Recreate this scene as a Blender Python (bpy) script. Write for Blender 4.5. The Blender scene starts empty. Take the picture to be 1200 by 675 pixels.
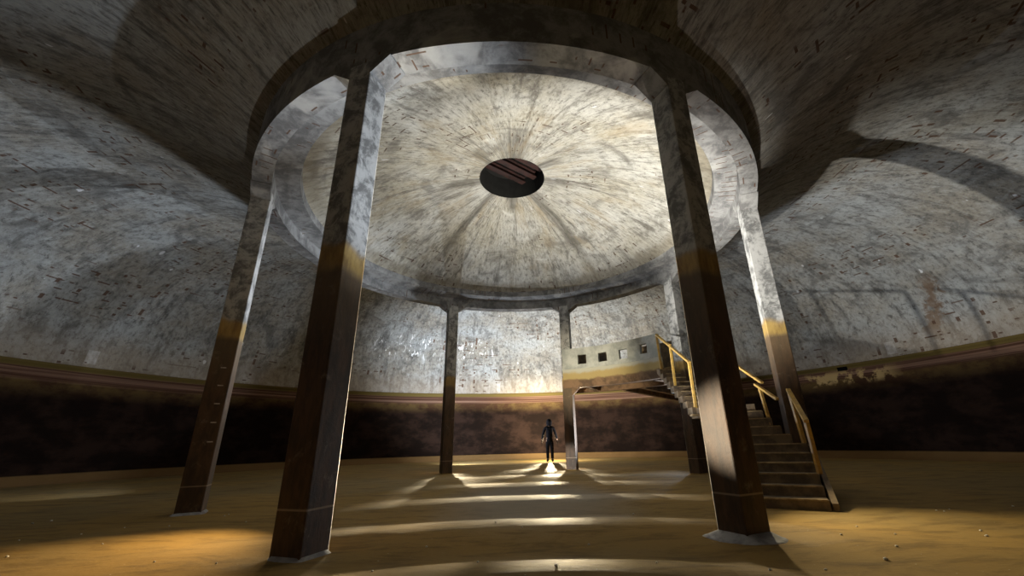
import bpy, bmesh, math, random
from mathutils import Vector, Matrix
random.seed(7)
PI = math.pi
sc = bpy.context.scene
COL = sc.collection

# ------------------------------------------------------------------ camera
CAM = Vector((0.103, -8.572, 0.844))
yaw, pit, roll = 0.0364394, 0.3375324, -0.0239117
Fv = Vector((math.sin(yaw)*math.cos(pit), math.cos(yaw)*math.cos(pit), math.sin(pit)))
Rv = Vector((math.cos(yaw), -math.sin(yaw), 0))
Uv = Rv.cross(Fv)
R2 = Rv*math.cos(roll) + Uv*math.sin(roll)
U2 = -Rv*math.sin(roll) + Uv*math.cos(roll)
cd = bpy.data.cameras.new('camera')
cam = bpy.data.objects.new('camera', cd); COL.objects.link(cam)
m = Matrix((R2, U2, -Fv)).transposed().to_4x4(); m.translation = CAM
cam.matrix_world = m
cd.sensor_width = 36; cd.lens = 14.1567
cd.shift_x = -0.019036; cd.shift_y = 0.012172
cd.clip_start = 0.02
sc.camera = cam

# ------------------------------------------------------------------ exposure, world, lamps
sc.view_settings.view_transform = 'Standard'
sc.view_settings.look = 'None'
sc.view_settings.gamma = 1
sc.view_settings.use_curve_mapping = False
sc.view_settings.exposure = 0.42
w = bpy.data.worlds.new('world'); sc.world = w; w.use_nodes = True
w.node_tree.nodes['Background'].inputs[0].default_value = (0.006, 0.006, 0.008, 1)
w.node_tree.nodes['Background'].inputs[1].default_value = 0.1

COOL = (0.86, 0.93, 1.0); WARM = (1.0, 0.70, 0.34); WHITE = (1.0, 0.95, 0.84)
def lamp(kind, name, loc, power, col, radius=0.03, aim=None, cone=60, blend=0.5):
    ld = bpy.data.lights.new(name, kind); ld.energy = power; ld.color = col
    ld.shadow_soft_size = radius
    o = bpy.data.objects.new(name, ld); COL.objects.link(o); o.location = loc
    if kind == 'SPOT':
        ld.spot_size = math.radians(cone); ld.spot_blend = blend
        o.rotation_euler = (Vector(aim) - Vector(loc)).to_track_quat('-Z', 'Y').to_euler()
    return o
# unseen lamps behind columns, stairs and figure; several added to light single surfaces

lamp('SPOT', 'torch_under_dome', (3.05, -2.6, 0.4), 2100, WHITE, 0.05, (1.7, -0.8, 6.9), 74, 0.9)
lamp('SPOT', 'torch_under_dome_left', (-2.45, -2.9, 0.4), 260, COOL, 0.05, (-0.8, 0.4, 6.9), 76, 0.6)
lamp('SPOT', 'torch_behind_far_left_column', (-2.55, 7.4, 0.6), 700, COOL, 0.05, (2.5, -1.0, 6.4), 70, 0.6)
lamp('SPOT', 'torch_behind_stairs', (5.6, 4.6, 0.5), 300, COOL, 0.05, (-2.0, -3.0, 5.0), 80, 0.6)
lamp('SPOT', 'torch_behind_left_column', (-6.35, 0.4, 0.4), 480, COOL, 0.04, (-12.0, 1.6, 4.8), 100, 0.2)
lamp('SPOT', 'torch_behind_right_column', (6.25, 0.55, 0.4), 480, COOL, 0.04, (12.0, 3.0, 5.0), 84, 0.3)
lamp('SPOT', 'torch_far_vault', (-2.9, 9.3, 0.4), 2500, COOL, 0.05, (-0.6, 14.5, 4.8), 150, 1.0)
lamp('SPOT', 'torch_far_vault_right', (2.35, 9.8, 0.5), 1400, WHITE, 0.05, (4.0, 14.5, 4.8), 140, 1.0)
lamp('POINT', 'lamp_behind_walker', (1.54, 11.7, 0.95), 240, (1, .85, .55), 0.05)
lamp('SPOT', 'fill_walker_floor', (1.56, 12.0, 0.42), 30000, (1, .84, .55), 0.04, (0.2, -5.0, 2.4), 30, 1.0)  # strong grazing spot added to bring out the floor stripes
lamp('SPOT', 'fill_far_left_floor', (-2.55, 7.2, 0.35), 10000, (1, .84, .55), 0.04, (0.2, -5.0, 2.1), 32, 1.0)  # second grazing spot, added to widen the stripes leftwards
lamp('SPOT', 'fill_far_right_floor', (2.0, 7.2, 0.35), 10000, (1, .84, .55), 0.04, (0.0, -5.0, 2.1), 32, 1.0)  # third grazing spot, added so the stripes spread wider
lamp('SPOT', 'torch_on_near_right_column', (-2.35, -3.25, 1.0), 2300, (1, .86, .62), 0.03, (1.97, -4.75, 0.95), 12, 1.0)
lamp('SPOT', 'fill_on_near_left_column', (3.0, -2.6, 0.5), 1500, COOL, 0.05, (-1.72, -4.7, 4.6), 40, 0.9)  # narrow spot added to brighten this column's right face
lamp('SPOT', 'fill_on_left_column', (5.6, 4.7, 0.5), 2600, COOL, 0.05, (-4.53, -2.1, 3.2), 20, 0.9)  # added spot, placed to light only the column's inner face
lamp('SPOT', 'fill_on_right_column', (-2.5, -3.0, 0.5), 1700, WHITE, 0.05, (4.7, -1.7, 4.0), 28, 0.9)  # narrow spot added to whiten the right column's inner face
lamp('SPOT', 'torch_floor_left', (-2.6, -2.9, 1.4), 300, WARM, 0.05, (-3.6, -5.2, 0.0), 80, 0.9)
lamp('SPOT', 'torch_floor_right', (3.0, -2.7, 1.5), 260, (1, .82, .48), 0.05, (4.2, -6.0, 0.0), 90, 0.9)
lamp('SPOT', 'fill_on_far_column_foot', (-2.5, -3.0, 0.3), 2500, WHITE, 0.03, (1.66, 4.55, 0.25), 8, 0.9)  # small unseen spot added just to light the column's foot
lamp('SPOT', 'fill_on_gallery', (-2.45, -3.0, 0.35), 2600, (1, .86, .6), 0.04, (2.4, 4.2, 2.9), 24, 1.0)  # unseen spot added to brighten the parapet and fascia
lamp('SPOT', 'fill_across_to_left_vault', (5.5, 4.9, 0.4), 3600, COOL, 0.05, (-11.0, -0.6, 4.6), 44, 0.8)  # added so ring and columns cast arcs on the left vault
lamp('SPOT', 'fill_across_to_right_vault', (-2.4, -2.95, 0.4), 3400, WHITE, 0.05, (12.0, 2.3, 7.2), 38, 0.7)  # added to throw the ring's shadow arcs over the right vault
lamp('SPOT', 'fill_to_near_left_vault', (-2.20, -3.72, 0.3), 120, WHITE, 0.03, (-4.4, -6.0, 6.9), 84, 0.6)  # weak lamp added to lift the overhead vault on the left
lamp('SPOT', 'fill_to_near_right_vault', (2.58, -3.58, 0.3), 85, (1, .80, .66), 0.03, (4.8, -6.0, 6.9), 84, 0.6)  # weak warm lamp added to lift the overhead vault on the right
lamp('SPOT', 'fill_on_far_wall', (1.52, 11.45, 0.95), 1500, (1, .84, .5), 0.04, (1.0, 14.8, 1.9), 84, 1.0)  # spot added for a warm glow on the wall behind the figure


# ------------------------------------------------------------------ materials
def newmat(name):
    mt = bpy.data.materials.new(name); mt.use_nodes = True
    nt = mt.node_tree; nt.nodes.clear()
    out = nt.nodes.new('ShaderNodeOutputMaterial'); b = nt.nodes.new('ShaderNodeBsdfPrincipled')
    nt.links.new(b.outputs[0], out.inputs[0]); b.inputs['Roughness'].default_value = 0.85
    return mt, nt, b
class N:
    """small helper for wiring nodes"""
    def __init__(s, nt): s.nt = nt
    def _in(s, node, i, v):
        if v is None: return
        if isinstance(v, bpy.types.NodeSocket): s.nt.links.new(v, node.inputs[i])
        else: node.inputs[i].default_value = v
    def math(s, op, a, b=None, c=None, clamp=False):
        n = s.nt.nodes.new('ShaderNodeMath'); n.operation = op; n.use_clamp = clamp
        s._in(n, 0, a); s._in(n, 1, b); s._in(n, 2, c); return n.outputs[0]
    def comb(s, x, y, z=0.0):
        n = s.nt.nodes.new('ShaderNodeCombineXYZ'); s._in(n, 0, x); s._in(n, 1, y); s._in(n, 2, z); return n.outputs[0]
    def noise(s, vec, scale, detail=4, rough=0.6, dist=0.0):
        n = s.nt.nodes.new('ShaderNodeTexNoise'); s._in(n, 'Vector', vec)
        n.inputs['Scale'].default_value = scale; n.inputs['Detail'].default_value = detail
        n.inputs['Roughness'].default_value = rough; n.inputs['Distortion'].default_value = dist
        return n.outputs['Fac']
    def ramp(s, v, lo, hi, a=0.0, b=1.0):
        n = s.nt.nodes.new('ShaderNodeMapRange'); n.interpolation_type = 'SMOOTHSTEP'
        s._in(n, 0, v); n.inputs[1].default_value = lo; n.inputs[2].default_value = hi
        n.inputs[3].default_value = a; n.inputs[4].default_value = b; return n.outputs[0]
    def mix(s, f, a, b, mode='MIX'):
        n = s.nt.nodes.new('ShaderNodeMix'); n.data_type = 'RGBA'; n.blend_type = mode
        s._in(n, 0, f)
        for i, v in ((6, a), (7, b)):
            if isinstance(v, tuple) and len(v) == 3: v = v + (1,)
            s._in(n, i, v)
        return n.outputs[2]
    def pos(s):
        g = s.nt.nodes.new('ShaderNodeTexCoord'); x = s.nt.nodes.new('ShaderNodeSeparateXYZ')
        s.nt.links.new(g.outputs['Object'], x.inputs[0]); return g.outputs['Object'], x.outputs[0], x.outputs[1], x.outputs[2]
    def geo(s):
        g = s.nt.nodes.new('ShaderNodeNewGeometry'); x = s.nt.nodes.new('ShaderNodeSeparateXYZ')
        s.nt.links.new(g.outputs['Position'], x.inputs[0]); return g.outputs['Position'], x.outputs[0], x.outputs[1], x.outputs[2]
    def uv(s):
        g = s.nt.nodes.new('ShaderNodeTexCoord'); x = s.nt.nodes.new('ShaderNodeSeparateXYZ')
        s.nt.links.new(g.outputs['UV'], x.inputs[0]); return x.outputs[0], x.outputs[1]
    def box(s, v, lo, hi, soft):
        return s.math('MULTIPLY', s.ramp(v, lo-soft, lo+soft), s.ramp(v, hi-soft, hi+soft, 1.0, 0.0))
    def bump(s, b, h, strength, dist=0.02):
        n = s.nt.nodes.new('ShaderNodeBump'); n.inputs['Strength'].default_value = strength
        n.inputs['Distance'].default_value = dist; s._in(n, 'Height', h); s.nt.links.new(n.outputs[0], b.inputs['Normal'])

def rebar(n, u, v, gu, gv, wd, thr=0.58, cl=0.55, seed=0.0):
    """rusty dashes where the steel grid has come through: u, v in metres"""
    def lines(a, other, g, s1):
        f = n.math('FRACT', n.math('DIVIDE', a, g))
        ln = n.math('COMPARE', f, 0.5, wd/g/2)
        row = n.math('FLOOR', n.math('DIVIDE', a, g))
        nz = n.noise(n.comb(n.math('MULTIPLY', other, 5.0), n.math('MULTIPLY', row, 7.31), s1), 1.0, 1, 0.5)
        return n.math('MULTIPLY', ln, n.ramp(nz, thr, thr+0.02))
    a = lines(u, v, gu, 3.0+seed); b = lines(v, u, gv, 11.0+seed)
    clus = n.ramp(n.noise(n.comb(u, v, 5.0+seed), 0.55, 2, 0.5), cl, cl+0.07)
    return n.math('MULTIPLY', n.math('MAXIMUM', a, b), clus)

def dome_material(name, base, warm, dark, su, spokes=False, graffiti=False):
    mt, nt, b = newmat(name); n = N(nt)
    u, v = n.uv()                                    # u: angle (rad), v: metres along the meridian
    P, x, y, z = n.geo()
    um = n.math('MULTIPLY', u, su)
    big = n.noise(P, 0.55, 4, 0.6)
    streak = n.noise(n.comb(n.math('MULTIPLY', um, 5.0), n.math('MULTIPLY', v, 0.55), 1.0), 1.0, 6, 0.68)
    boards = n.noise(n.comb(n.math('MULTIPLY', um, 16.0), n.math('MULTIPLY', v, 1.1), 4.0), 1.0, 3, 0.6)
    blot = n.noise(P, 3.2, 8, 0.72, 0.4)
    c = n.mix(n.ramp(big, 0.35, 0.65), base, warm)
    c = n.mix(n.math('MULTIPLY', n.ramp(streak, 0.48, 0.68), 0.85), c, dark)
    c = n.mix(n.math('MULTIPLY', n.ramp(blot, 0.50, 0.66), 0.45), c, dark)
    c = n.mix(n.math('MULTIPLY', n.ramp(boards, 0.58, 0.75), 0.5), c, tuple(0.45*k for k in dark))
    grain = n.noise(n.comb(n.math('MULTIPLY', um, 8.0), n.math('MULTIPLY', v, 2.4), 6.0), 2.2, 9, 0.80, 0.0)
    c = n.mix(n.math('MULTIPLY', n.ramp(grain, 0.51, 0.62), 0.75), c, tuple(0.7*k for k in dark))
    c = n.mix(n.math('MULTIPLY', n.ramp(grain, 0.40, 0.47, 1, 0), 0.4), c, tuple(min(1, 1.3*k) for k in base))
    c = n.mix(n.math('MULTIPLY', n.ramp(n.noise(P, 1.7, 5, 0.7, 0.6), 0.60, 0.72), 0.6), c, tuple(min(1, 1.35*k) for k in base))
    dirt = n.noise(P, 0.9, 6, 0.65, 1.2)
    c = n.mix(n.math('MULTIPLY', n.ramp(dirt, 0.50, 0.66), 0.6), c, tuple(0.9*k for k in dark))
    if spokes:
        tot = None
        for a, wd, r0, r1 in ((-86, 15, 0.6, 2.4), (129, 6, 0.6, 4.9), (52, 9, 0.7, 4.6), (176, 8, 0.6, 2.0), (2, 8, 0.6, 1.9), (-128, 6, 0.6, 1.5), (-38, 7, .6, 1.7), (90, 7, .7, 1.6)):
            aa = math.radians(a)
            # distance across the spoke, from the world position on the dome
            d = n.math('ABSOLUTE', n.math('SUBTRACT', n.math('MULTIPLY', x, math.sin(aa)), n.math('MULTIPLY', y, math.cos(aa))))
            al = n.math('ADD', n.math('MULTIPLY', x, math.cos(aa)), n.math('MULTIPLY', y, math.sin(aa)))
            k = n.math('MULTIPLY', n.ramp(d, math.radians(wd)*0.3, math.radians(wd)*1.7, 1, 0), n.math('MULTIPLY', n.ramp(al, r0-0.4, r0), n.ramp(al, r0+0.5*(r1-r0), r1, 1, 0)))
            tot = k if tot is None else n.math('MAXIMUM', tot, k)
        tot = n.math('MULTIPLY', tot, n.ramp(streak, 0.2, 0.6, 0.45, 1.0))
        c = n.mix(n.math('MULTIPLY', tot, 0.72), c, (0.09, 0.082, 0.068))
        c = n.mix(n.math('MULTIPLY', n.ramp(n.noise(n.comb(n.math('MULTIPLY', u, 3.0), n.math('MULTIPLY', v, .4), 9.0), 1.5, 4, 0.6), 0.52, 0.7), 0.38), c, (0.38, 0.29, 0.16))
    if graffiti:
        # white scrawled marks low on the far vault
        ang = u
        area = n.math('MULTIPLY', n.box(ang, 1.66, 2.12, 0.05), n.box(z, 5.25, 6.15, 0.25))
        sc_ = n.noise(n.comb(n.math('MULTIPLY', ang, 95.0), n.math('MULTIPLY', z, 3.0), 2.0), 1.0, 3, 0.6, 0.8)
        c = n.mix(n.math('MULTIPLY', area, n.ramp(sc_, 0.60, 0.64)), c, (0.85, 0.86, 0.9))
        for pa, pz, pw, ph in ((2.801, 3.78, .010, .22), (0.381, 3.78, .010, .22), (1.642, 3.78, .006, .22)):
            c = n.mix(n.math('MULTIPLY', n.math('MULTIPLY', n.math('COMPARE', ang, pa, pw), n.math('COMPARE', z, pz, ph)), n.ramp(grain, 0.35, 0.55, 0.9, 0.35)), c, (0.66, 0.68, 0.72))
        # rust run on the right
        wig = n.math('ADD', ang, n.math('MULTIPLY', n.math('SUBTRACT', blot, 0.5), 0.10))
        c = n.mix(n.math('MULTIPLY', n.math('MULTIPLY', n.ramp(n.math('ABSOLUTE', n.math('SUBTRACT', wig, n.math('SUBTRACT', 0.425, n.math('MULTIPLY', z, 0.034)))), 0.004, 0.020, 1, 0), n.box(z, 4.0, 5.6, 0.3)), 0.8), c, (0.13, 0.075, 0.04))
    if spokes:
        c = n.mix(n.ramp(n.math('ADD', z, n.math('MULTIPLY', streak, 0.35)), 6.02, 6.16, 0.6, 0.0), c, (0.17, 0.145, 0.10))  # brown rust streaks plus cast shadow above the ledge, painted into the dome colour
    # flakes of white scale
    fl = n.noise(n.comb(n.math('MULTIPLY', um, 9.0), n.math('MULTIPLY', v, 2.2), 8.0), 0.9, 2, 0.4)
    c = n.mix(n.math('MULTIPLY', n.ramp(fl, 0.76, 0.775), 0.8), c, (0.72, 0.74, 0.80))
    # brown tide of dirt and a dark mould line where the vault meets the wall
    if not spokes:
        c = n.mix(n.math('MULTIPLY', n.ramp(n.math('ADD', z, n.math('MULTIPLY', streak, 0.5)), 3.62, 3.85, 1, 0), n.ramp(blot, 0.46, 0.56)), c, (0.07, 0.065, 0.06))
        c = n.mix(n.math('MULTIPLY', n.ramp(z, 3.6, 4.9, 0.45, 0), 1.0), c, (0.33, 0.26, 0.19))
    r = rebar(n, um, v, 0.30, 0.30, 0.030 if spokes else 0.045, 0.57, 0.53 if spokes else 0.50)
    c = n.mix(n.math('MULTIPLY', r, 0.9), c, (0.075, 0.035, 0.018))
    nt.links.new(c, b.inputs['Base Color'])
    n.bump(b, n.math('ADD', n.math('MULTIPLY', streak, 1.0), n.math('ADD', blot, n.math('MULTIPLY', boards, 0.6))), 0.45, 0.03)
    return mt

M_vault = dome_material('vault_concrete', (0.33, 0.35, 0.36), (0.27, 0.255, 0.225), (0.085, 0.083, 0.082), 7.0, graffiti=True)
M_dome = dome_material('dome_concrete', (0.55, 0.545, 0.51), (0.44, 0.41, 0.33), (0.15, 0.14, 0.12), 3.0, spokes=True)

def ring_material():
    mt, nt, b = newmat('beam_concrete'); n = N(nt)
    P, x, y, z = n.geo()
    bl = n.noise(P, 3.0, 8, 0.72, 0.3)
    c = n.mix(n.ramp(bl, 0.38, 0.62), (0.27, 0.275, 0.28), (0.12, 0.12, 0.125))
    c = n.mix(n.math('MULTIPLY', n.ramp(n.noise(P, 1.3, 4, 0.6, 0.5), 0.56, 0.68), 0.8), c, (0.40, 0.40, 0.395))
    r = n.math('SQRT', n.math('ADD', n.math('MULTIPLY', x, x), n.math('MULTIPLY', y, y)))
    a = n.math('MULTIPLY', n.math('ARCTAN2', y, x), 5.0)
    dash = n.noise(n.comb(n.math('MULTIPLY', a, 3.2), 0.0, 2.0), 1.0, 1, 0.5)
    e = n.math('MULTIPLY', n.math('COMPARE', r, 4.915, 0.011), n.ramp(dash, 0.56, 0.58))
    dash2 = n.noise(n.comb(n.math('MULTIPLY', a, 2.2), 5.0, 2.0), 1.0, 1, 0.5)
    e2 = n.math('MULTIPLY', n.math('COMPARE', r, 5.10, 0.011), n.ramp(dash2, 0.58, 0.6))
    stir = n.math('MULTIPLY', n.math('COMPARE', n.math('FRACT', n.math('MULTIPLY', a, 5.5)), 0.5, 0.06),
                  n.ramp(n.noise(n.comb(a, n.math('MULTIPLY', r, 2.5), n.math('MULTIPLY', z, 2.0)), 1.3, 2, 0.5), 0.60, 0.62))
    m_ = n.math('MAXIMUM', n.math('MAXIMUM', e, e2), stir)
    c = n.mix(n.math('MULTIPLY', m_, 0.9), c, (0.09, 0.045, 0.025))
    nt.links.new(c, b.inputs['Base Color'])
    n.bump(b, bl, 0.4, 0.02)
    return mt
M_ring = ring_material()

def column_material():
    mt, nt, b = newmat('column_concrete'); n = N(nt)
    P, x, y, z = n.geo()
    lo = n.noise(P, 1.1, 3, 0.5)
    zz = n.math('ADD', z, n.math('MULTIPLY', n.math('SUBTRACT', lo, 0.5), 0.5))
    fine = n.noise(n.comb(n.math('MULTIPLY', x, 9.0), n.math('MULTIPLY', y, 9.0), n.math('MULTIPLY', z, 2.5)), 1.0, 7, 0.7)
    blot = n.noise(P, 4.5, 8, 0.75, 0.4)
    grey = n.mix(n.ramp(blot, 0.42, 0.60), (0.46, 0.47, 0.48), (0.15, 0.155, 0.16))
    brown = n.mix(n.ramp(fine, 0.35, 0.65), (0.095, 0.052, 0.028), (0.038, 0.023, 0.015))
    brown = n.mix(n.math('MULTIPLY', n.ramp(blot, 0.56, 0.68), 0.6), brown, (0.21, 0.165, 0.12))
    yel = n.mix(n.ramp(fine, 0.35, 0.65), (0.48, 0.33, 0.10), (0.26, 0.16, 0.05))
    c = n.mix(n.ramp(zz, 2.62, 2.86), brown, grey)
    c = n.mix(n.math('MULTIPLY', n.box(zz, 2.50, 2.80, 0.06), 0.85), c, yel)
    c = n.mix(n.math('MULTIPLY', n.ramp(zz, 1.5, 2.5, 0, 0.4), n.ramp(zz, 2.5, 2.6, 1, 0)), c, (0.22, 0.16, 0.09))
    c = n.mix(n.math('MULTIPLY', n.box(z, 0.352, 0.368, 0.004), 0.6), c, (0.42, 0.33, 0.24))
    nt.links.new(c, b.inputs['Base Color'])
    b.inputs['Roughness'].default_value = 0.6
    n.bump(b, n.math('ADD', blot, fine), 0.35, 0.015)
    return mt
M_col = column_material()

def wall_material():
    mt, nt, b = newmat('stained_wall'); n = N(nt)
    P, x, y, z = n.geo(); u, v = n.uv()
    um = n.math('MULTIPLY', u, 14.6)
    wob = n.noise(n.comb(n.math('MULTIPLY', um, 0.25), 0.0, 0.0), 1.0, 2, 0.5)
    zz = n.math('ADD', z, n.math('MULTIPLY', n.math('SUBTRACT', wob, 0.5), 0.05))
    band = n.noise(n.comb(n.math('MULTIPLY', um, 0.06), n.math('MULTIPLY', zz, 11.0), 0.0), 1.0, 4, 0.7)
    blot = n.noise(n.comb(n.math('MULTIPLY', um, 0.9), n.math('MULTIPLY', z, 1.3), 2.0), 1.0, 8, 0.7)
    rust = n.mix(n.ramp(band, 0.4, 0.62), (0.06, 0.028, 0.018), (0.20, 0.12, 0.085))
    darkc = n.mix(n.ramp(blot, 0.42, 0.62), (0.007, 0.004, 0.003), (0.020, 0.011, 0.008))
    mid = n.mix(n.ramp(blot, 0.4, 0.6), (0.05, 0.025, 0.014), (0.10, 0.065, 0.025))
    c = n.mix(n.ramp(zz, 2.35, 2.95), darkc, mid)
    c = n.mix(n.ramp(zz, 2.86, 3.0), c, rust)
    c = n.mix(n.box(zz, 3.28, 3.46, 0.02), c, (0.115, 0.085, 0.028))
    # pale patch on the right
    ptch = n.math('MULTIPLY', n.math('MULTIPLY', n.box(u, 0.40, 0.60, 0.04), n.box(z, 2.75, 3.20, 0.12)), n.ramp(n.noise(P, 1.2, 5, 0.7), 0.5, 0.58))
    c = n.mix(ptch, c, (0.42, 0.30, 0.14))
    c = n.mix(n.math('MULTIPLY', n.math('COMPARE', u, 0.50, 0.012), n.math('COMPARE', z, 3.30, 0.07)), c, (0.004, 0.004, 0.004))
    c = n.mix(n.ramp(z, 0.23, 0.27, 1, 0), c, n.mix(blot, (0.16, 0.09, 0.035), (0.26, 0.16, 0.07)))
    nt.links.new(c, b.inputs['Base Color'])
    b.inputs['Roughness'].default_value = 0.85
    n.bump(b, n.math('ADD', blot, band), 0.4, 0.03)
    b.inputs['Specular IOR Level'].default_value = 0.05
    return mt
M_wall = wall_material()

def floor_material():
    mt, nt, b = newmat('silt_floor'); n = N(nt)
    P, x, y, z = n.geo()
    big = n.noise(P, 0.35, 4, 0.6, 0.4)
    st = n.noise(n.comb(n.math('MULTIPLY', x, 1.1), n.math('MULTIPLY', y, 3.2), 0.0), 1.3, 8, 0.72, 0.3)
    fine = n.noise(P, 14.0, 6, 0.75)
    c = n.mix(n.ramp(big, 0.35, 0.65), (0.34, 0.215, 0.062), (0.27, 0.19, 0.075))
    c = n.mix(n.math('MULTIPLY', n.ramp(st, 0.45, 0.66), 0.6), c, (0.12, 0.075, 0.028))
    c = n.mix(n.math('MULTIPLY', n.ramp(fine, 0.55, 0.75), 0.4), c, (0.14, 0.09, 0.04))
    # greyish glare in the middle of the floor, painted into the colour
    rr = n.math('SQRT', n.math('ADD', n.math('MULTIPLY', n.math('SUBTRACT', x, 0.3), n.math('SUBTRACT', x, 0.3)),
               n.math('MULTIPLY', n.math('MULTIPLY', n.math('SUBTRACT', y, -1.6), n.math('SUBTRACT', y, -1.6)), 0.35)))
    c = n.mix(n.math('MULTIPLY', n.ramp(n.math('ADD', rr, st), 1.2, 2.3, 0.55, 0.0), 1.0), c, (0.34, 0.33, 0.33))
    spk = n.noise(P, 42.0, 1, 0.5)
    c = n.mix(n.ramp(spk, 0.80, 0.82), c, (0.6, 0.55, 0.45))
    nt.links.new(c, b.inputs['Base Color'])
    b.inputs['Roughness'].default_value = 0.85; b.inputs['Specular IOR Level'].default_value = 0.25
    n.bump(b, n.math('ADD', st, n.math('MULTIPLY', fine, 0.5)), 0.5, 0.02)
    return mt
M_floor = floor_material()

def plain(name, col, col2=None, scale=6, rough=0.7, metal=0.0, bump=0.3):
    mt, nt, b = newmat(name); n = N(nt)
    P, x, y, z = n.pos()
    f = n.noise(P, scale, 6, 0.7)
    c = n.mix(n.ramp(f, 0.38, 0.62), col, col2 or tuple(0.6*k for k in col))
    nt.links.new(c, b.inputs['Base Color'])
    b.inputs['Roughness'].default_value = rough; b.inputs['Metallic'].default_value = metal
    n.bump(b, f, bump, 0.01)
    return mt
M_parapet = plain('parapet_concrete', (0.50, 0.53, 0.53), (0.33, 0.36, 0.37), 2.5)
def gallery_beam_mat():
    mt, nt, b = newmat('gallery_beam_concrete'); n = N(nt)
    P, x, y, z = n.geo()
    f = n.noise(P, 2.2, 6, 0.7, 0.3)
    zz = n.math('ADD', z, n.math('MULTIPLY', n.math('SUBTRACT', f, 0.5), 0.25))
    c = n.mix(n.ramp(f, 0.4, 0.62), (0.24, 0.15, 0.09), (0.11, 0.07, 0.045))
    c = n.mix(n.ramp(zz, 2.66, 2.74), c, (0.42, 0.33, 0.15))
    c = n.mix(n.ramp(zz, 2.86, 2.98), c, (0.48, 0.49, 0.45))
    nt.links.new(c, b.inputs['Base Color']); n.bump(b, f, 0.4, 0.015)
    return mt
M_gbeam = gallery_beam_mat()
M_step = plain('step_concrete', (0.20, 0.145, 0.09), (0.10, 0.075, 0.055), 5, 0.75)
M_nose = plain('worn_step_edge', (0.42, 0.32, 0.18), (0.22, 0.16, 0.09), 7, 0.7)
M_rail = plain('yellow_rail_paint', (0.62, 0.40, 0.09), (0.42, 0.27, 0.09), 9, 0.45, 0.0, 0.15)
M_mortar = plain('pale_mortar', (0.42, 0.43, 0.47), (0.24, 0.24, 0.27), 7, 0.7)
M_rust = plain('rusty_red_steel', (0.040, 0.012, 0.009), (0.015, 0.006, 0.005), 4, 0.8)
M_shaft = plain('dark_shaft_concrete', (0.009, 0.009, 0.008), (0.004, 0.004, 0.003), 5, 0.9)
M_cloth = plain('dark_cloth', (0.018, 0.018, 0.022), (0.010, 0.010, 0.013), 12, 0.9)
for _m in (M_cloth,): _m.node_tree.nodes['Principled BSDF'].inputs['Specular IOR Level'].default_value = 0.03
M_boot = plain('boot_rubber', (0.015, 0.014, 0.013), (0.03, 0.025, 0.02), 20, 0.6)
M_skin = plain('skin', (0.32, 0.20, 0.15), (0.28, 0.17, 0.12), 20, 0.6, 0, 0.05)
M_hair = plain('dark_hair', (0.02, 0.015, 0.012), (0.03, 0.022, 0.016), 30, 0.8)
M_stone = plain('pale_stone', (0.80, 0.78, 0.72), (0.62, 0.58, 0.52), 30, 0.8)
M_white = plain('white_paint_mark', (0.55, 0.52, 0.46), (0.38, 0.35, 0.30), 30, 0.7)

# ------------------------------------------------------------------ helpers
def obj(name, bm, mat, parent=None, smooth=False, bevel=0.0):
    me = bpy.data.meshes.new(name)
    bmesh.ops.recalc_face_normals(bm, faces=bm.faces[:])
    bm.to_mesh(me); bm.free()
    for mm in (mat if isinstance(mat, (list, tuple)) else [mat]): me.materials.append(mm)
    if smooth:
        for f in me.polygons: f.use_smooth = True
    o = bpy.data.objects.new(name, me); COL.objects.link(o)
    if parent: o.parent = parent
    if bevel:
        md = o.modifiers.new('bevel', 'BEVEL'); md.width = bevel; md.segments = 2; md.limit_method = 'ANGLE'
    return o
def tag(o, label=None, cat=None, group=None, kind=None):
    if label: o['label'] = label
    if cat: o['category'] = cat
    if group: o['group'] = group
    if kind: o['kind'] = kind
    return o
def thing(name, label, cat, loc=(0, 0, 0), group=None):
    o = bpy.data.objects.new(name, None); COL.objects.link(o); o.location = loc
    o.empty_display_size = 0.3
    return tag(o, label, cat, group)
def child(name, bm, mat, parent, **k):
    """part built in world coordinates, stored relative to its thing"""
    off = Vector((0, 0, 0)); p = parent
    while p: off += p.location; p = p.parent
    bmesh.ops.translate(bm, verts=bm.verts[:], vec=-off)
    return obj(name, bm, mat, parent, **k)

def add_box(bm, c, ux, uy, uz, hx, hy, hz):
    c = Vector(c); vs = []
    for sx in (-1, 1):
        for sy in (-1, 1):
            for sz in (-1, 1):
                vs.append(bm.verts.new(c + ux*hx*sx + uy*hy*sy + uz*hz*sz))
    for f in ((0, 1, 3, 2), (4, 6, 7, 5), (0, 4, 5, 1), (2, 3, 7, 6), (0, 2, 6, 4), (1, 5, 7, 3)):
        bm.faces.new([vs[i] for i in f])
def add_prism(bm, bottom, top):
    """closed prism between two equal-length loops of points"""
    a = [bm.verts.new(p) for p in bottom]; b = [bm.verts.new(p) for p in top]; k = len(a)
    bm.faces.new(a); bm.faces.new(b[::-1])
    for i in range(k): bm.faces.new((a[i], a[(i+1) % k], b[(i+1) % k], b[i]))
def add_bar(bm, p, q, wx, wz=None):
    p, q = Vector(p), Vector(q); d = (q-p); L = d.length; d.normalize()
    up = Vector((0, 0, 1)) if abs(d.z) < 0.95 else Vector((0, 1, 0))
    s = d.cross(up).normalized(); t = s.cross(d)
    add_box(bm, (p+q)/2, d, s, t, L/2, wx/2, (wz or wx)/2)
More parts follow.
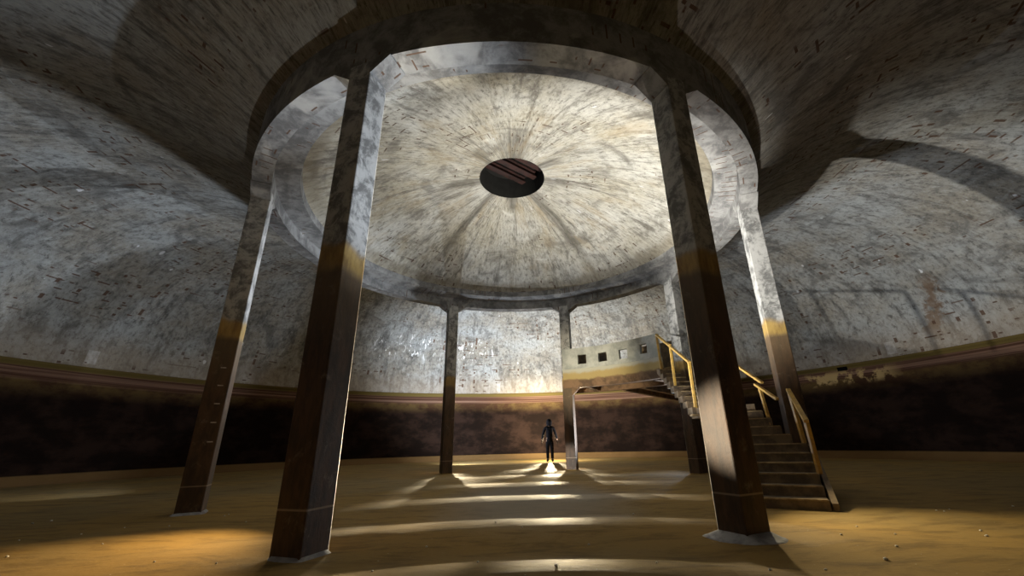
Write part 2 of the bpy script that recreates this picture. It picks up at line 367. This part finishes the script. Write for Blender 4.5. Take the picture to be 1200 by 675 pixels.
def lathe(name, prof, mat, kind, a0=0.0, a1=360.0, seg=192, closed=False, smooth=True, parent=None):
    """revolve (r, z) points about the axis, with uv = (angle, arc length)"""
    bm = bmesh.new(); uvl = bm.loops.layers.uv.new('UVMap')
    full = abs(a1-a0-360) < 1e-6
    rings = []
    cnt = seg if full else seg+1
    for i in range(cnt):
        t = math.radians(a0 + (a1-a0)*i/seg)
        rings.append([bm.verts.new((r*math.cos(t), r*math.sin(t), z)) for r, z in prof])
    s = [0.0]
    for (r0, z0), (r1, z1) in zip(prof, prof[1:]): s.append(s[-1] + math.hypot(r1-r0, z1-z0))
    s.append(s[-1]+1)
    npf = len(prof)
    for i in range(seg):
        A = rings[i]; B = rings[(i+1) % cnt]
        t0 = math.radians(a0 + (a1-a0)*i/seg); t1 = math.radians(a0 + (a1-a0)*(i+1)/seg)
        for j in range(npf if closed else npf-1):
            j2 = (j+1) % npf
            f = bm.faces.new((A[j], B[j], B[j2], A[j2]))
            for lp, uv in zip(f.loops, ((t0, s[j]), (t1, s[j]), (t1, s[j+1]), (t0, s[j+1]))): lp[uvl].uv = uv
    if closed and not full:
        bm.faces.new(rings[0][::-1]); bm.faces.new(rings[-1])
    me = bpy.data.meshes.new(name); bm.to_mesh(me); bm.free(); me.materials.append(mat)
    if smooth:
        for f in me.polygons: f.use_smooth = True
    o = bpy.data.objects.new(name, me); COL.objects.link(o)
    if parent: o.parent = parent
    if kind: o['kind'] = kind
    return o

# ------------------------------------------------------------------ the shell of the tank
RW, ZS = 14.75, 3.45
HC, RC = 7.2, 9.2                          # crest of the barrel vault that rings the tank
def vault_z(r):
    if r > RC:
        t = min(1.0, (r-RC)/(RW-RC)); return ZS + (HC-ZS)*math.sqrt(max(0.0, 1-t*t))
    t = (RC-r)/(RC-5.12); return HC - (HC-5.86)*t*t
vp = []
for i in range(25):
    r = 5.12 + (RC-5.12)*i/24; vp.append((r, vault_z(r)))
for i in range(1, 41):
    r = RC + (RW-RC)*math.sin(PI/2*i/40); vp.append((r, vault_z(r)))
vp[-1] = (RW, ZS)
ceiling = lathe('ceiling', vp[::-1], M_vault, 'structure', a0=-90, a1=270)
wall = lathe('wall_round', [(14.10, -0.03), (14.35, 0.06), (14.60, 0.17), (14.74, 0.24), (14.80, 0.27), (14.80, 1.2), (14.80, 2.2), (14.80, 3.33), (14.74, 3.39), (14.74, 3.46), (14.90, 3.46)],
             M_wall, 'structure', a0=-90, a1=270, smooth=False)
# floor: silt bed, its ripples shaped to make light and dark stripes
def floor_h(x, y):
    d = math.hypot(x-0.1, y+8.57)
    # added swells, concentric arcs across the middle that low lamps turn into bands
    crest = (3.15, 4.75, 6.75, 8.95, 10.9, 13.2, 16.6)
    h = 0
    for c in crest: h = max(h, math.exp(-((d-c)/(0.13*c**0.8+0.15))**2))
    lat = math.exp(-((x-0.6)/4.2)**2)
    return 0.07*h*lat - 0.035*lat
def is_in(x, y, R): return x*x+y*y < R*R
bm = bmesh.new(); st = 0.11; nn = int(14.6/st)
grid = {}
for i in range(-nn, nn+1):
    for j in range(-nn, nn+1):
        x, y = i*st, j*st
        if is_in(x, y, 14.5):
            r = math.hypot(x, y)
            h = floor_h(x, y)*max(0, min(1, (13.2-r)/2))
            for k in range(8):
                ca = math.radians(-65.1+45*k)
                dd = math.hypot(x-5*math.cos(ca), y-5*math.sin(ca))
                h *= min(1, max(0, (dd-0.3)/0.5))
            grid[i, j] = bm.verts.new((x, y, h))
for (i, j), v in list(grid.items()):
    q = [grid.get(k) for k in ((i, j), (i+1, j), (i+1, j+1), (i, j+1))]
    if all(q): bm.faces.new(q)
fl = obj('floor', bm, M_floor, smooth=True); fl['kind'] = 'structure'

# inner dome
Z0 = 5.24
dp = []
for i in range(41):
    r = 4.46 + (0.813-4.46)*i/40
    dp.append((r, 7.13 - (7.13-5.72)*(r/4.46)**2.1))
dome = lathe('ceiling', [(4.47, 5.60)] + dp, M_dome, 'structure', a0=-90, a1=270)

# ring beam
ring = thing('ring_beam', 'round grey concrete ring beam carried on the eight columns under the dome', 'beam', (0, 0, Z0))
def lchild(name, prof, mat, parent, **k):
    o = lathe(name, prof, mat, None, closed=True, smooth=False, parent=parent, **k)
    o.location = -parent.location; return o
lchild('beam', [(4.85, Z0), (5.15, Z0), (5.15, 5.90), (4.85, 5.90)], M_ring, ring)
lchild('inner_ledge', [(4.45, 5.56), (4.85, 5.50), (4.85, 5.78), (4.44, 5.78)], M_ring, ring)

# oculus at the crown
oc = thing('crown_hatch', 'dark round hatch at the crown of the dome with rusty red beams across', 'hatch', (0, 0, 7.08))
lchild('shaft', [(0.812, 7.10), (0.95, 7.10), (0.95, 7.75), (0.812, 7.75)], M_shaft, oc, seg=64)
bm = bmesh.new()
bmesh.ops.create_cone(bm, cap_ends=True, segments=64, radius1=0.93, radius2=0.93, depth=0.06)
bmesh.ops.translate(bm, verts=bm.verts[:], vec=(0, 0, 7.72))
child('cover', bm, M_shaft, oc)
for k in range(3):
    bm = bmesh.new(); off = -0.35+0.36*k; hl = math.sqrt(0.78**2-off**2)
    a = math.radians(38); d = Vector((math.cos(a), math.sin(a), 0)); s = Vector((-d.y, d.x, 0)); c = s*off + Vector((0, 0, 7.56))
    Z = Vector((0, 0, 1))
    add_box(bm, c + Z*0.07, d, s, Z, hl, 0.075, 0.012); add_box(bm, c - Z*0.07, d, s, Z, hl, 0.075, 0.012)
    add_box(bm, c, d, s, Z, hl, 0.012, 0.06)
    child('beam', bm, M_rust, oc)

# ------------------------------------------------------------------ columns
HA, HB = 0.152, 0.158                      # half depth (radial), half width
cols = {
 -65.1: ('square concrete column in the near right with a warm lit patch and mortar foot', 1),
 -20.1: ('square concrete column standing behind the foot of the stairs, pale upper half', 2),
 24.9: ('square concrete column behind the yellow rail of the upper stair flight', 3),
 69.9: ('slim far column beside the walking figure, carrying the left end of the gallery', 4),
 114.9: ('slim far brown column standing alone left of the walking figure', 5),
 159.9: ('square concrete column mostly hidden behind the nearest left column', 6),
 204.9: ('square concrete column in the left middle, dark brown face with small pale marks', 7),
 249.9: ('nearest and tallest looking concrete column on the left, pale blue upper right face', 8)}
ZV = Vector((0, 0, 1))
for ang, (lab, idx) in cols.items():
    t = math.radians(ang); e = Vector((math.cos(t), math.sin(t), 0)); g = Vector((-math.sin(t), math.cos(t), 0))
    c0 = e*5.0
    col = thing('concrete_column', lab, 'column', c0, 'ring of columns under the dome'); col['kind'] = 'thing'
    bm = bmesh.new()
    # shaft with subdivided sides
    add_box(bm, c0 + ZV*(Z0/2), e, g, ZV, HA, HB, Z0/2+0.0)
    child('shaft', bm, M_col, col, bevel=0.012)
    for s in (-1, 1):                       # the chamfered haunches under the beam
        bm = bmesh.new()
        P = []
        prof = [(HB-0.01, Z0-0.20), (HB+0.26, Z0-0.012), (HB+0.26, Z0), (HB-0.01, Z0)]
        add_prism(bm, [c0 - e*HA + g*s*a + ZV*z for a, z in prof], [c0 + e*HA + g*s*a + ZV*z for a, z in prof])
        child('haunch', bm, M_ring, col)
    # mortar foot, an uneven skirt
    rnd = random.Random(idx)
    big = {1: 0.19, 7: 0.08, 8: 0.06}.get(idx, 0.05)
    bm = bmesh.new(); lower = []; upper = []
    for i in range(28):
        th = 2*PI*i/28; cx, sx = math.cos(th), math.sin(th)
        k = 1/max(abs(cx)/HA, abs(sx)/HB)
        wob = 1 + 0.25*math.sin(3*th+idx) + 0.12*rnd.random()
        lower.append(c0 + e*cx*(k+big*wob) + g*sx*(k+big*wob) + ZV*-0.01)
        upper.append(c0 + e*cx*(k+0.006) + g*sx*(k+0.006) + ZV*(0.015+0.2*big))
    a = [bm.verts.new(p) for p in lower]; b = [bm.verts.new(p) for p in upper]
    mid = [bm.verts.new(p.lerp(q, 0.45) - ZV*0.012) for p, q in zip(lower, upper)]
    for i in range(28):
        j = (i+1) % 28
        bm.faces.new((a[i], a[j], mid[j], mid[i])); bm.faces.new((mid[i], mid[j], b[j], b[i]))
    bm.faces.new(a[::-1]); bm.faces.new(b)
    child('mortar_foot', bm, M_mortar if idx in (1, 7, 8) else M_floor, col, smooth=True)
    if idx == 7:
        for q in range(5):                  # small pale gauge marks on the face turned to the viewer
            bm = bmesh.new(); z = 0.95+0.27*q
            add_box(bm, c0 + g*(HB+0.002) - e*(0.07-0.01*q) + ZV*z, e, g, ZV, 0.035, 0.003, 0.008)
            child('gauge_mark', bm, M_white, col)

# ------------------------------------------------------------------ gallery between the two far right columns
gal = thing('gallery', 'curved concrete gallery with a pierced pale parapet between the far right columns', 'gallery', (3.1, 3.7, 0))
def polar(r, a, z): t = math.radians(a); return Vector((r*math.cos(t), r*math.sin(t), z))
def arc_block(bm, r0, r1, a0, a1, z0, z1, seg):
    pr = [(r0, z0), (r1, z0), (r1, z1), (r0, z1)]
    rings = [[bm.verts.new(polar(r, a0+(a1-a0)*i/seg, z)) for r, z in pr] for i in range(seg+1)]
    for A, B in zip(rings, rings[1:]):
        for j in range(4): bm.faces.new((A[j], B[j], B[(j+1) % 4], A[(j+1) % 4]))
    bm.faces.new(rings[0]); bm.faces.new(rings[-1][::-1])
def pierced(bm, r0, r1, a_start, a_end, z0, z1, holes):
    """curved wall with square openings"""
    A = sorted({a_start, a_end, *[h[0] for h in holes], *[h[1] for h in holes]})
    full = []
    for a, b in zip(A, A[1:]):
        k = max(1, round((b-a)/2.0)); full += [a+(b-a)*i/k for i in range(k)]
    full.append(A[-1])
    Zs = sorted({z0, z1, *[h[2] for h in holes], *[h[3] for h in holes]})
    V = {}
    def vert(r, i, j):
        if (r, i, j) not in V: V[r, i, j] = bm.verts.new(polar(r, full[i], Zs[j]))
        return V[r, i, j]
    na, nz = len(full)-1, len(Zs)-1
    def solid(i, j):
        if not (0 <= i < na and 0 <= j < nz): return False
        a = (full[i]+full[i+1])/2; z = (Zs[j]+Zs[j+1])/2
        return not any(h[0] < a < h[1] and h[2] < z < h[3] for h in holes)
    for i in range(na):
        for j in range(nz):
            if not solid(i, j): continue
            bm.faces.new([vert(r0, *q) for q in ((i, j), (i, j+1), (i+1, j+1), (i+1, j))])
            bm.faces.new([vert(r1, *q) for q in ((i, j), (i+1, j), (i+1, j+1), (i, j+1))])
            for di, dj, e0, e1 in ((-1, 0, (i, j), (i, j+1)), (1, 0, (i+1, j), (i+1, j+1)), (0, -1, (i, j), (i+1, j)), (0, 1, (i, j+1), (i+1, j+1))):
                if not solid(i+di, j+dj): bm.faces.new((vert(r0, *e0), vert(r0, *e1), vert(r1, *e1), vert(r1, *e0)))
holes = [(61.6, 65.0, 3.18, 3.48), (53.3, 56.7, 3.18, 3.47), (44.9, 48.3, 3.17, 3.46), (36.7, 39.6, 3.21, 3.49)]
bm = bmesh.new(); pierced(bm, 4.80, 4.92, 32.2, 71.2, 3.06, 3.71, holes)
child('parapet', bm, M_parapet, gal, bevel=0.006)
bm = bmesh.new(); arc_block(bm, 4.765, 4.93, 32.2, 71.2, 3.03, 3.07, 24)
child('moulding', bm, M_parapet, gal)
bm = bmesh.new(); pierced(bm, 5.98, 6.10, 56, 71.5, 2.72, 3.71, []); 
child('outer_parapet', bm, M_step, gal, bevel=0.006)
bm = bmesh.new(); pierced(bm, 5.98, 6.10, 26.5, 49, 2.72, 3.71, [])
child('outer_parapet', bm, M_step, gal, bevel=0.006)
bm = bmesh.new(); arc_block(bm, 4.79, 4.95, 32.2, 71.2, 2.44, 3.03, 24)
child('fascia_beam', bm, M_gbeam, gal)
bm = bmesh.new(); arc_block(bm, 4.95, 6.10, 26.5, 71.5, 2.56, 2.72, 24)
child('slab', bm, M_gbeam, gal)
bm = bmesh.new(); arc_block(bm, 5.94, 6.12, 26.5, 71.5, 2.40, 2.56, 24)
child('edge_beam', bm, M_gbeam, gal)
for a in (36, 62):
    bm = bmesh.new(); arc_block(bm, 4.95, 5.94, a-0.9, a+0.9, 2.42, 2.56, 2)
    child('cross_beam', bm, M_gbeam, gal)
# bracket under the left end of the fascia
t = math.radians(69.9); e = Vector((math.cos(t), math.sin(t), 0)); g = Vector((-math.sin(t), math.cos(t), 0))
bm = bmesh.new(); pr = [(-HB+0.01, 2.20), (-HB-0.24, 2.45), (-HB+0.01, 2.45)]
add_prism(bm, [e*4.85 + g*a + ZV*z for a, z in pr], [e*5.0 + g*a + ZV*z for a, z in pr])
child('bracket', bm, M_gbeam, gal)

# footbridge from the gallery to the wall
br = thing('footbridge', 'dark concrete footbridge running from the gallery back to the tank wall', 'footbridge', (6.5, 7.1, 0))
t = math.radians(51.0); e = Vector((math.cos(t), math.sin(t), 0)); g = Vector((-math.sin(t), math.cos(t), 0))
bm = bmesh.new(); add_box(bm, e*10.42 + ZV*2.63, e, g, ZV, 4.22, 0.45, 0.08); child('deck', bm, M_gbeam, br)
for s in (-1, 1):
    bm = bmesh.new(); add_box(bm, e*10.42 + g*s*0.36 + ZV*2.47, e, g, ZV, 4.22, 0.07, 0.08); child('edge_beam', bm, M_gbeam, br)

# ------------------------------------------------------------------ staircase
stair = thing('staircase', 'dark concrete staircase with yellow handrails climbing to the gallery', 'staircase', (4.0, -1.2, 0))
h1 = Vector((0.515, 0.857, 0)); n1 = Vector((-0.857, 0.515, 0))      # climbing direction, towards the inner side
P1 = Vector((3.71, -3.47, 0))
rise = 0.1215
def step_poly(bm, poly, z0, z1):
    add_prism(bm, [Vector((x, y, z0)) for x, y in poly], [Vector((x, y, z1)) for x, y in poly])
def clip_x(poly, xm):
    out = []
    for i in range(len(poly)):
        a, b = poly[i], poly[(i+1) % len(poly)]
        if a[0] <= xm: out.append(a)
        if (a[0] <= xm) != (b[0] <= xm):
            k = (xm-a[0])/(b[0]-a[0]); out.append((xm, a[1]+k*(b[1]-a[1])))
    return out
ztop = []; dist = []
d = 0.0; z = 0.0
for k in range(1, 12):
    z += rise if k <= 6 else 0.137
    ztop.append(z); dist.append(d)
    d += 0.285 if k <= 5 else (0.27 if k == 6 else 0.185)
W = 1.15
ZL = ztop[10]
for k in range(10):
    p = P1 + h1*dist[k]; q = P1 + h1*(dist[k+1]+0.02)
    poly = [(p.x, p.y), (q.x, q.y), ((q+n1*W).x, (q+n1*W).y), ((p+n1*W).x, (p+n1*W).y)]
    if k >= 6: poly = clip_x(poly, 4.44)
    zb = 0.0 if k < 7 else ztop[k]-0.32
    bm = bmesh.new(); step_poly(bm, poly, max(zb, 0.0), ztop[k])
    o = child('step', bm, M_step, stair, bevel=0.008)
    # pale worn nosing
    bm = bmesh.new(); nd = (h1*0.03)
    a = p + n1*0.02; b2 = p + n1*(W-0.02)
    if k >= 6 and p.x > 4.44:
        a = p + n1*((p.x-4.44)/0.857+0.02)
    add_prism(bm, [v + ZV*(ztop[k]-0.012) for v in (a-h1*0.012, a+nd, b2+nd, b2-h1*0.012)], [v + ZV*(ztop[k]+0.006) for v in (a-h1*0.012, a+nd, b2+nd, b2-h1*0.012)])
    oo = obj('nosing', bm, M_nose); oo.parent = o; oo.location = -stair.location
# landing
q = P1 + h1*dist[10]
land = [(4.44, q.y+(4.44-q.x)*(-0.6)), (4.44, 0.05), (3.70, 0.05), (3.66, -0.35), ((q+n1*W).x, (q+n1*W).y)]
bm = bmesh.new(); step_poly(bm, land, ZL-0.20, ZL); child('landing', bm, M_step, stair, bevel=0.01)
# outer stringer of the lower flight
def stringer(pts, side, th):
    bm = bmesh.new(); off = Vector(side)*th
    add_prism(bm, pts, [p + off for p in pts]); return bm
a = P1 - n1*0.02
pts = [a-h1*0.02, a+h1*dist[6], a+h1*dist[6]+ZV*(ztop[5]+0.02), a+h1*dist[5]+ZV*(ztop[5]+0.02)] + []
pts = [a - h1*0.01, a + h1*1.68, a + h1*1.68 + ZV*(ztop[5]-0.02), a + h1*1.44 + ZV*(ztop[5]-0.02), a - h1*0.01 + ZV*0.09]
child('stringer', stringer(pts, -n1, 0.06), M_step, stair)
# upper flight: nine steps to the gallery
A0 = Vector((3.66, -0.30, 1.28)); A1 = Vector((3.98, 2.42, 2.53))       # lower edge of the near stringer
nu = 8; r2 = (2.72-ZL)/(nu+1)
dv = (A1-A0); dh = Vector((dv.x, dv.y, 0)); L = dh.length; hd = dh.normalized(); slope = dv.z/L
y0 = 0.05
for k in range(nu):
    s0 = 0.30 + (L-0.36)*k/nu; s1 = 0.30 + (L-0.36)*(k+1)/nu + 0.02
    z1 = ZL + r2*(k+1)
    p = Vector((A0.x, A0.y, 0)) + hd*s0; q = Vector((A0.x, A0.y, 0)) + hd*s1
    xo = 4.42 if k < nu-3 else 4.30
    bm = bmesh.new(); step_poly(bm, [(p.x, p.y), (xo, p.y), (xo, q.y), (q.x, q.y)], z1-r2-0.10, z1)
    o = child('step', bm, M_step, stair, bevel=0.008)
    bm = bmesh.new(); add_box(bm, ((p.x+xo)/2, p.y+0.006, z1-0.003), Vector((1, 0, 0)), Vector((0, 1, 0)), ZV, (xo-p.x)/2-0.01, 0.018, 0.009)
    oo = obj('nosing', bm, M_nose); oo.parent = o; oo.location = -stair.location
# near stringer, its upper edge notched by the steps
pts = [A0.copy(), A1.copy()]
B = Vector((A0.x, A0.y, 0)); top = []
for k in range(nu, -1, -1):
    s = 0.30 + (L-0.36)*k/nu if k < nu else L
    zt = ZL + r2*(k)
    if k == nu: top += [B+hd*L+ZV*(2.66), B+hd*(0.30+(L-0.36)*(nu-1)/nu)+ZV*(ZL+r2*nu+0.012)]; continue
    top += [B+hd*(0.30+(L-0.36)*k/nu)+ZV*(ZL+r2*k+0.012)]
    if k > 0: top += [B+hd*(0.30+(L-0.36)*(k-1)/nu)+ZV*(ZL+r2*k+0.012)]
top += [B + ZV*(ZL+0.012)]
child('stringer', stringer([A0, A1] + top, Vector((-hd.y, hd.x, 0)), 0.07), M_step, stair)
bm = bmesh.new(); add_box(bm, A0 + Vector((0.1, -0.02, -0.01)), Vector((1, 0, 0)), Vector((0, 1, 0)), ZV, 0.22, 0.06, 0.02)
child('base_plate', bm, M_nose, stair)
# beam under the landing, down to the floor
bm = bmesh.new(); add_box(bm, (4.10, -0.35, (ZL-0.2)/2), Vector((1, 0, 0)), Vector((0, 1, 0)), ZV, 0.28, 0.10, (ZL-0.2)/2)
child('landing_pier', bm, M_step, stair)
# handrails
def rail(tops, posts, rw=0.05):
    bm = bmesh.new()
    for p, q in zip(tops, tops[1:]): add_bar(bm, p, q, rw*1.15, rw*0.8)
    h = child('handrail', bm, M_rail, stair, bevel=0.006)
    for p, q in posts:
        bm = bmesh.new(); add_bar(bm, p, q, rw*0.95)
        o = obj('post', bm, M_rail, bevel=0.005); o.parent = h; o.location = -stair.location
        
SO = Vector((-0.085, 0, 0))
rail([Vector((3.98, 2.33, 3.61)), Vector((3.68, -0.30, 2.335))],
     [(Vector((3.985, 2.26, 2.53)), Vector((3.975, 2.30, 3.59))), (Vector((3.825, 1.03, 1.92)), Vector((3.82, 1.0, 3.02))), (Vector((3.675, -0.27, 1.27)), Vector((3.68, -0.27, 2.34)))], 0.055)
rail([Vector((4.40, -0.30, 2.46)), Vector((4.40, -1.50, 1.735))], [(Vector((4.40, -0.55, ZL)), Vector((4.40, -0.55, 2.30)))])
rail([Vector((4.42, -1.24, 1.745)), Vector((4.42, -1.80, 1.42))],
     [(Vector((4.42, -1.46, 1.02)), Vector((4.42, -1.36, 1.66)))])
rail([Vector((4.47, -2.05, 1.55)), Vector((4.00, -2.98, 1.02))],
     [(Vector((4.48, -2.13, 0.73)), Vector((4.43, -2.13, 1.49))), (Vector((4.05, -2.93, 0.36)), Vector((4.03, -2.93, 1.03)))], 0.055)

# ------------------------------------------------------------------ the walking figure
man = thing('person', 'lone standing person in dark hooded jacket and trousers with arms held slightly out', 'person', (1.43, 10.1, 0))
def skin(name, pts, edges, mat, parent, sub=2, root=0):
    me = bpy.data.meshes.new(name)
    me.from_pydata([p[:3] for p in pts], edges, [])
    me.materials.append(mat)
    o = bpy.data.objects.new(name, me); COL.objects.link(o)
    sk = o.modifiers.new('skin', 'SKIN'); sk.use_smooth_shade = True
    if not me.skin_vertices: me.skin_vertices.new()
    for i, p in enumerate(pts):
        r = p[3] if len(p) > 3 else 0.03
        me.skin_vertices[0].data[i].radius = r if isinstance(r, tuple) else (r, r)
        me.skin_vertices[0].data[i].use_root = (i == root)
    sb = o.modifiers.new('sub', 'SUBSURF'); sb.levels = sub; sb.render_levels = sub
    o.parent = parent
    return o
# the figure faces the viewer (-y); joint coordinates relative to the feet
BP = [(0, 0, 0.93, (0.13, 0.09)), (0, 0.01, 1.10, (0.13, 0.09)), (0, 0.0, 1.28, (0.145, 0.095)), (0, 0.0, 1.42, (0.10, 0.07)), (0, -0.01, 1.49, 0.052), (0, -0.02, 1.56, (0.068, 0.078)), (0, -0.02, 1.66, (0.074, 0.092)), (0, -0.015, 1.73, (0.045, 0.055))]
BE = [(0, 1), (1, 2), (2, 3), (3, 4), (4, 5), (5, 6), (6, 7)]
def addp(p): BP.append(p); return len(BP)-1
for s in (-1, 1):
    a = addp((s*0.175, 0, 1.41, 0.052)); BE.append((3, a))
    b = addp((s*0.265, 0.01, 1.16, 0.040)); BE.append((a, b))
    c = addp((s*0.325, -0.03, 0.93, 0.027)); BE.append((b, c))
    pl = addp((s*0.338, -0.045, 0.86, (0.022, 0.035))); BE.append((c, pl))
    for k, (dy, ln) in enumerate(((-0.030, 0.068), (-0.010, 0.078), (0.010, 0.074), (0.028, 0.058))):
        f1 = addp((s*0.345, -0.048+dy, 0.815, 0.0095)); BE.append((pl, f1))
        f2 = addp((s*0.345, -0.052+dy, 0.815-ln*0.55, 0.0085)); BE.append((f1, f2))
        f3 = addp((s*0.335, -0.056+dy, 0.815-ln, 0.0075)); BE.append((f2, f3))
    t1 = addp((s*0.333, -0.085, 0.865, 0.011)); BE.append((pl, t1))
    t2 = addp((s*0.327, -0.100, 0.825, 0.009)); BE.append((t1, t2))
    h = addp((s*0.085, 0, 0.86, 0.085)); BE.append((0, h))
    kn = addp((s*0.095, -0.01, 0.48, 0.055)); BE.append((h, kn))
    an = addp((s*0.100, 0.02, 0.10, 0.038)); BE.append((kn, an))
    he = addp((s*0.105, -0.02, 0.045, 0.038)); BE.append((an, he))
    to = addp((s*0.125, -0.15, 0.035, 0.030)); BE.append((he, to))
body = skin('body', BP, BE, M_skin, man)
# face: nose, brow, mouth and ears
def blob(name, loc, scl, mat):
    bm = bmesh.new(); bmesh.ops.create_icosphere(bm, subdivisions=2, radius=1)
    bmesh.ops.scale(bm, verts=bm.verts[:], vec=scl); bmesh.ops.translate(bm, verts=bm.verts[:], vec=loc)
    return obj(name, bm, mat, man, smooth=True)
blob('nose', (0, -0.112, 1.625), (0.013, 0.018, 0.024), M_skin)
blob('mouth', (0, -0.098, 1.580), (0.026, 0.008, 0.007), M_rust)
for s in (-1, 1):
    blob('eye', (s*0.030, -0.098, 1.655), (0.012, 0.008, 0.008), M_hair)
    blob('ear', (s*0.078, -0.01, 1.635), (0.010, 0.020, 0.030), M_skin)
blob('hair', (0, 0.005, 1.690), (0.082, 0.094, 0.062), M_hair)
J = [(0, 0, 0.80, (0.165, 0.115)), (0, 0.01, 0.92, (0.165, 0.115)), (0, 0.01, 1.10, (0.150, 0.11)), (0, 0.0, 1.28, (0.17, 0.115)), (0, 0.0, 1.42, (0.125, 0.09)), (0, 0.01, 1.50, (0.085, 0.08))]
JE = [(0, 1), (1, 2), (2, 3), (3, 4), (4, 5)]
for s in (-1, 1):
    k = len(J); J += [(s*0.185, 0, 1.40, 0.072), (s*0.228, 0, 1.28, 0.066), (s*0.272, 0.01, 1.15, 0.058), (s*0.330, -0.03, 0.94, 0.048)]
    JE += [(4, k), (k, k+1), (k+1, k+2), (k+2, k+3)]
skin('jacket', J, JE, M_cloth, man, root=2)
for s in (-1, 1):                            # gloves added to darken the hands in silhouette, finger by finger
    G = [(s*0.327, -0.032, 0.92, 0.031), (s*0.338, -0.045, 0.86, (0.025, 0.038))]; GE = [(0, 1)]
    for dy, ln in ((-0.030, 0.068), (-0.010, 0.078), (0.010, 0.074), (0.028, 0.058)):
        k = len(G); G += [(s*0.345, -0.048+dy, 0.815, 0.0125), (s*0.345, -0.052+dy, 0.815-ln*0.55, 0.0115), (s*0.335, -0.056+dy, 0.812-ln, 0.0105)]
        GE += [(1, k), (k, k+1), (k+1, k+2)]
    k = len(G); G += [(s*0.333, -0.085, 0.865, 0.014), (s*0.327, -0.100, 0.822, 0.012)]; GE += [(1, k), (k, k+1)]
    skin('shade_glove', G, GE, M_cloth, man)
man.rotation_euler.z = PI                   # walking away
# hood: an open shell round the head
bm = bmesh.new(); rings = []
for i in range(15):
    ph = PI*(0.02 + 0.80*i/14); row = []
    for j in range(25):
        th = math.radians(-55 + 290*j/24)     # open towards the face
        r = math.sin(ph)*0.130 + (0.02 if i > 11 else 0)
        row.append(bm.verts.new((r*math.cos(th)*0.95, 0.01 + r*math.sin(th)*1.08, 1.63 + 0.168*math.cos(ph))))
    rings.append(row)
for A, B in zip(rings, rings[1:]):
    for j in range(24): bm.faces.new((A[j], A[j+1], B[j+1], B[j]))
hd_ = obj('hood', bm, M_cloth, man, smooth=True)
md = hd_.modifiers.new('thick', 'SOLIDIFY'); md.thickness = 0.012
T = [(0, 0.0, 0.93, (0.15, 0.105)), (0, 0.0, 0.84, (0.14, 0.105))]; TE = [(0, 1)]
for s in (-1, 1):
    k = len(T); T += [(s*0.090, 0, 0.74, 0.098), (s*0.097, -0.01, 0.48, 0.076), (s*0.100, 0.01, 0.12, 0.068)]
    TE += [(1, k), (k, k+1), (k+1, k+2)]
skin('trousers', T, TE, M_cloth, man)
for s in (-1, 1):
    skin('boot', [(s*0.100, 0.02, 0.16, 0.058), (s*0.103, 0.015, 0.062, 0.056), (s*0.115, -0.08, 0.050, (0.046, 0.046)), (s*0.126, -0.17, 0.040, (0.042, 0.036))],
         [(0, 1), (1, 2), (2, 3)], M_boot, man)

# ------------------------------------------------------------------ small pale stones on the floor
pix = [(-3.96, -5.05)]
def ground(u, v):
    """floor point below a direction of the camera"""
    d = Fv + R2*((u-600-22.84)/471.89) - U2*((v-337.5-14.6)/471.89)
    t = -CAM.z/d.z; return CAM + d*t
spots = [(8, 653), (22, 634), (146, 619), (180, 662), (253, 662), (95, 627), (60, 611), (198, 618), (288, 613), (330, 669), (263, 605), (268, 603), (38, 614), (120, 638),
         (987, 631), (1050, 628), (1052, 644), (1149, 621), (1156, 627), (1187, 593), (1113, 598), (1107, 601), (1098, 600), (903, 671), (1038, 655), (1004, 616), (967, 665),
         (581, 616), (612, 622), (560, 660), (652, 670), (770, 663), (436, 671), (742, 600), (500, 640), (690, 636)]
for q, (u, v) in enumerate(spots):
    p = ground(u, v)
    if p.length > 13: continue
    rr = random.uniform(0.007, 0.012)*(1 if q % 6 else 1.5)
    bm = bmesh.new(); bmesh.ops.create_icosphere(bm, subdivisions=2, radius=rr)
    for vv in bm.verts: vv.co *= random.uniform(0.82, 1.12); vv.co.z *= 0.7
    o = obj('pebble', bm, M_stone, smooth=True)
    dg = bpy.data.objects['floor']
    o.location = (p.x, p.y, floor_h(p.x, p.y)+rr*0.45)
    o.rotation_euler.z = random.uniform(0, 6)
    zone = ('left of the nearest left column' if u < 340 else 'between the two nearest columns' if u < 860 else 'right of the near right column')
    tag(o, 'small pale stone lying loose on the floor ' + zone, 'pebble', 'small pale stones scattered on the floor')
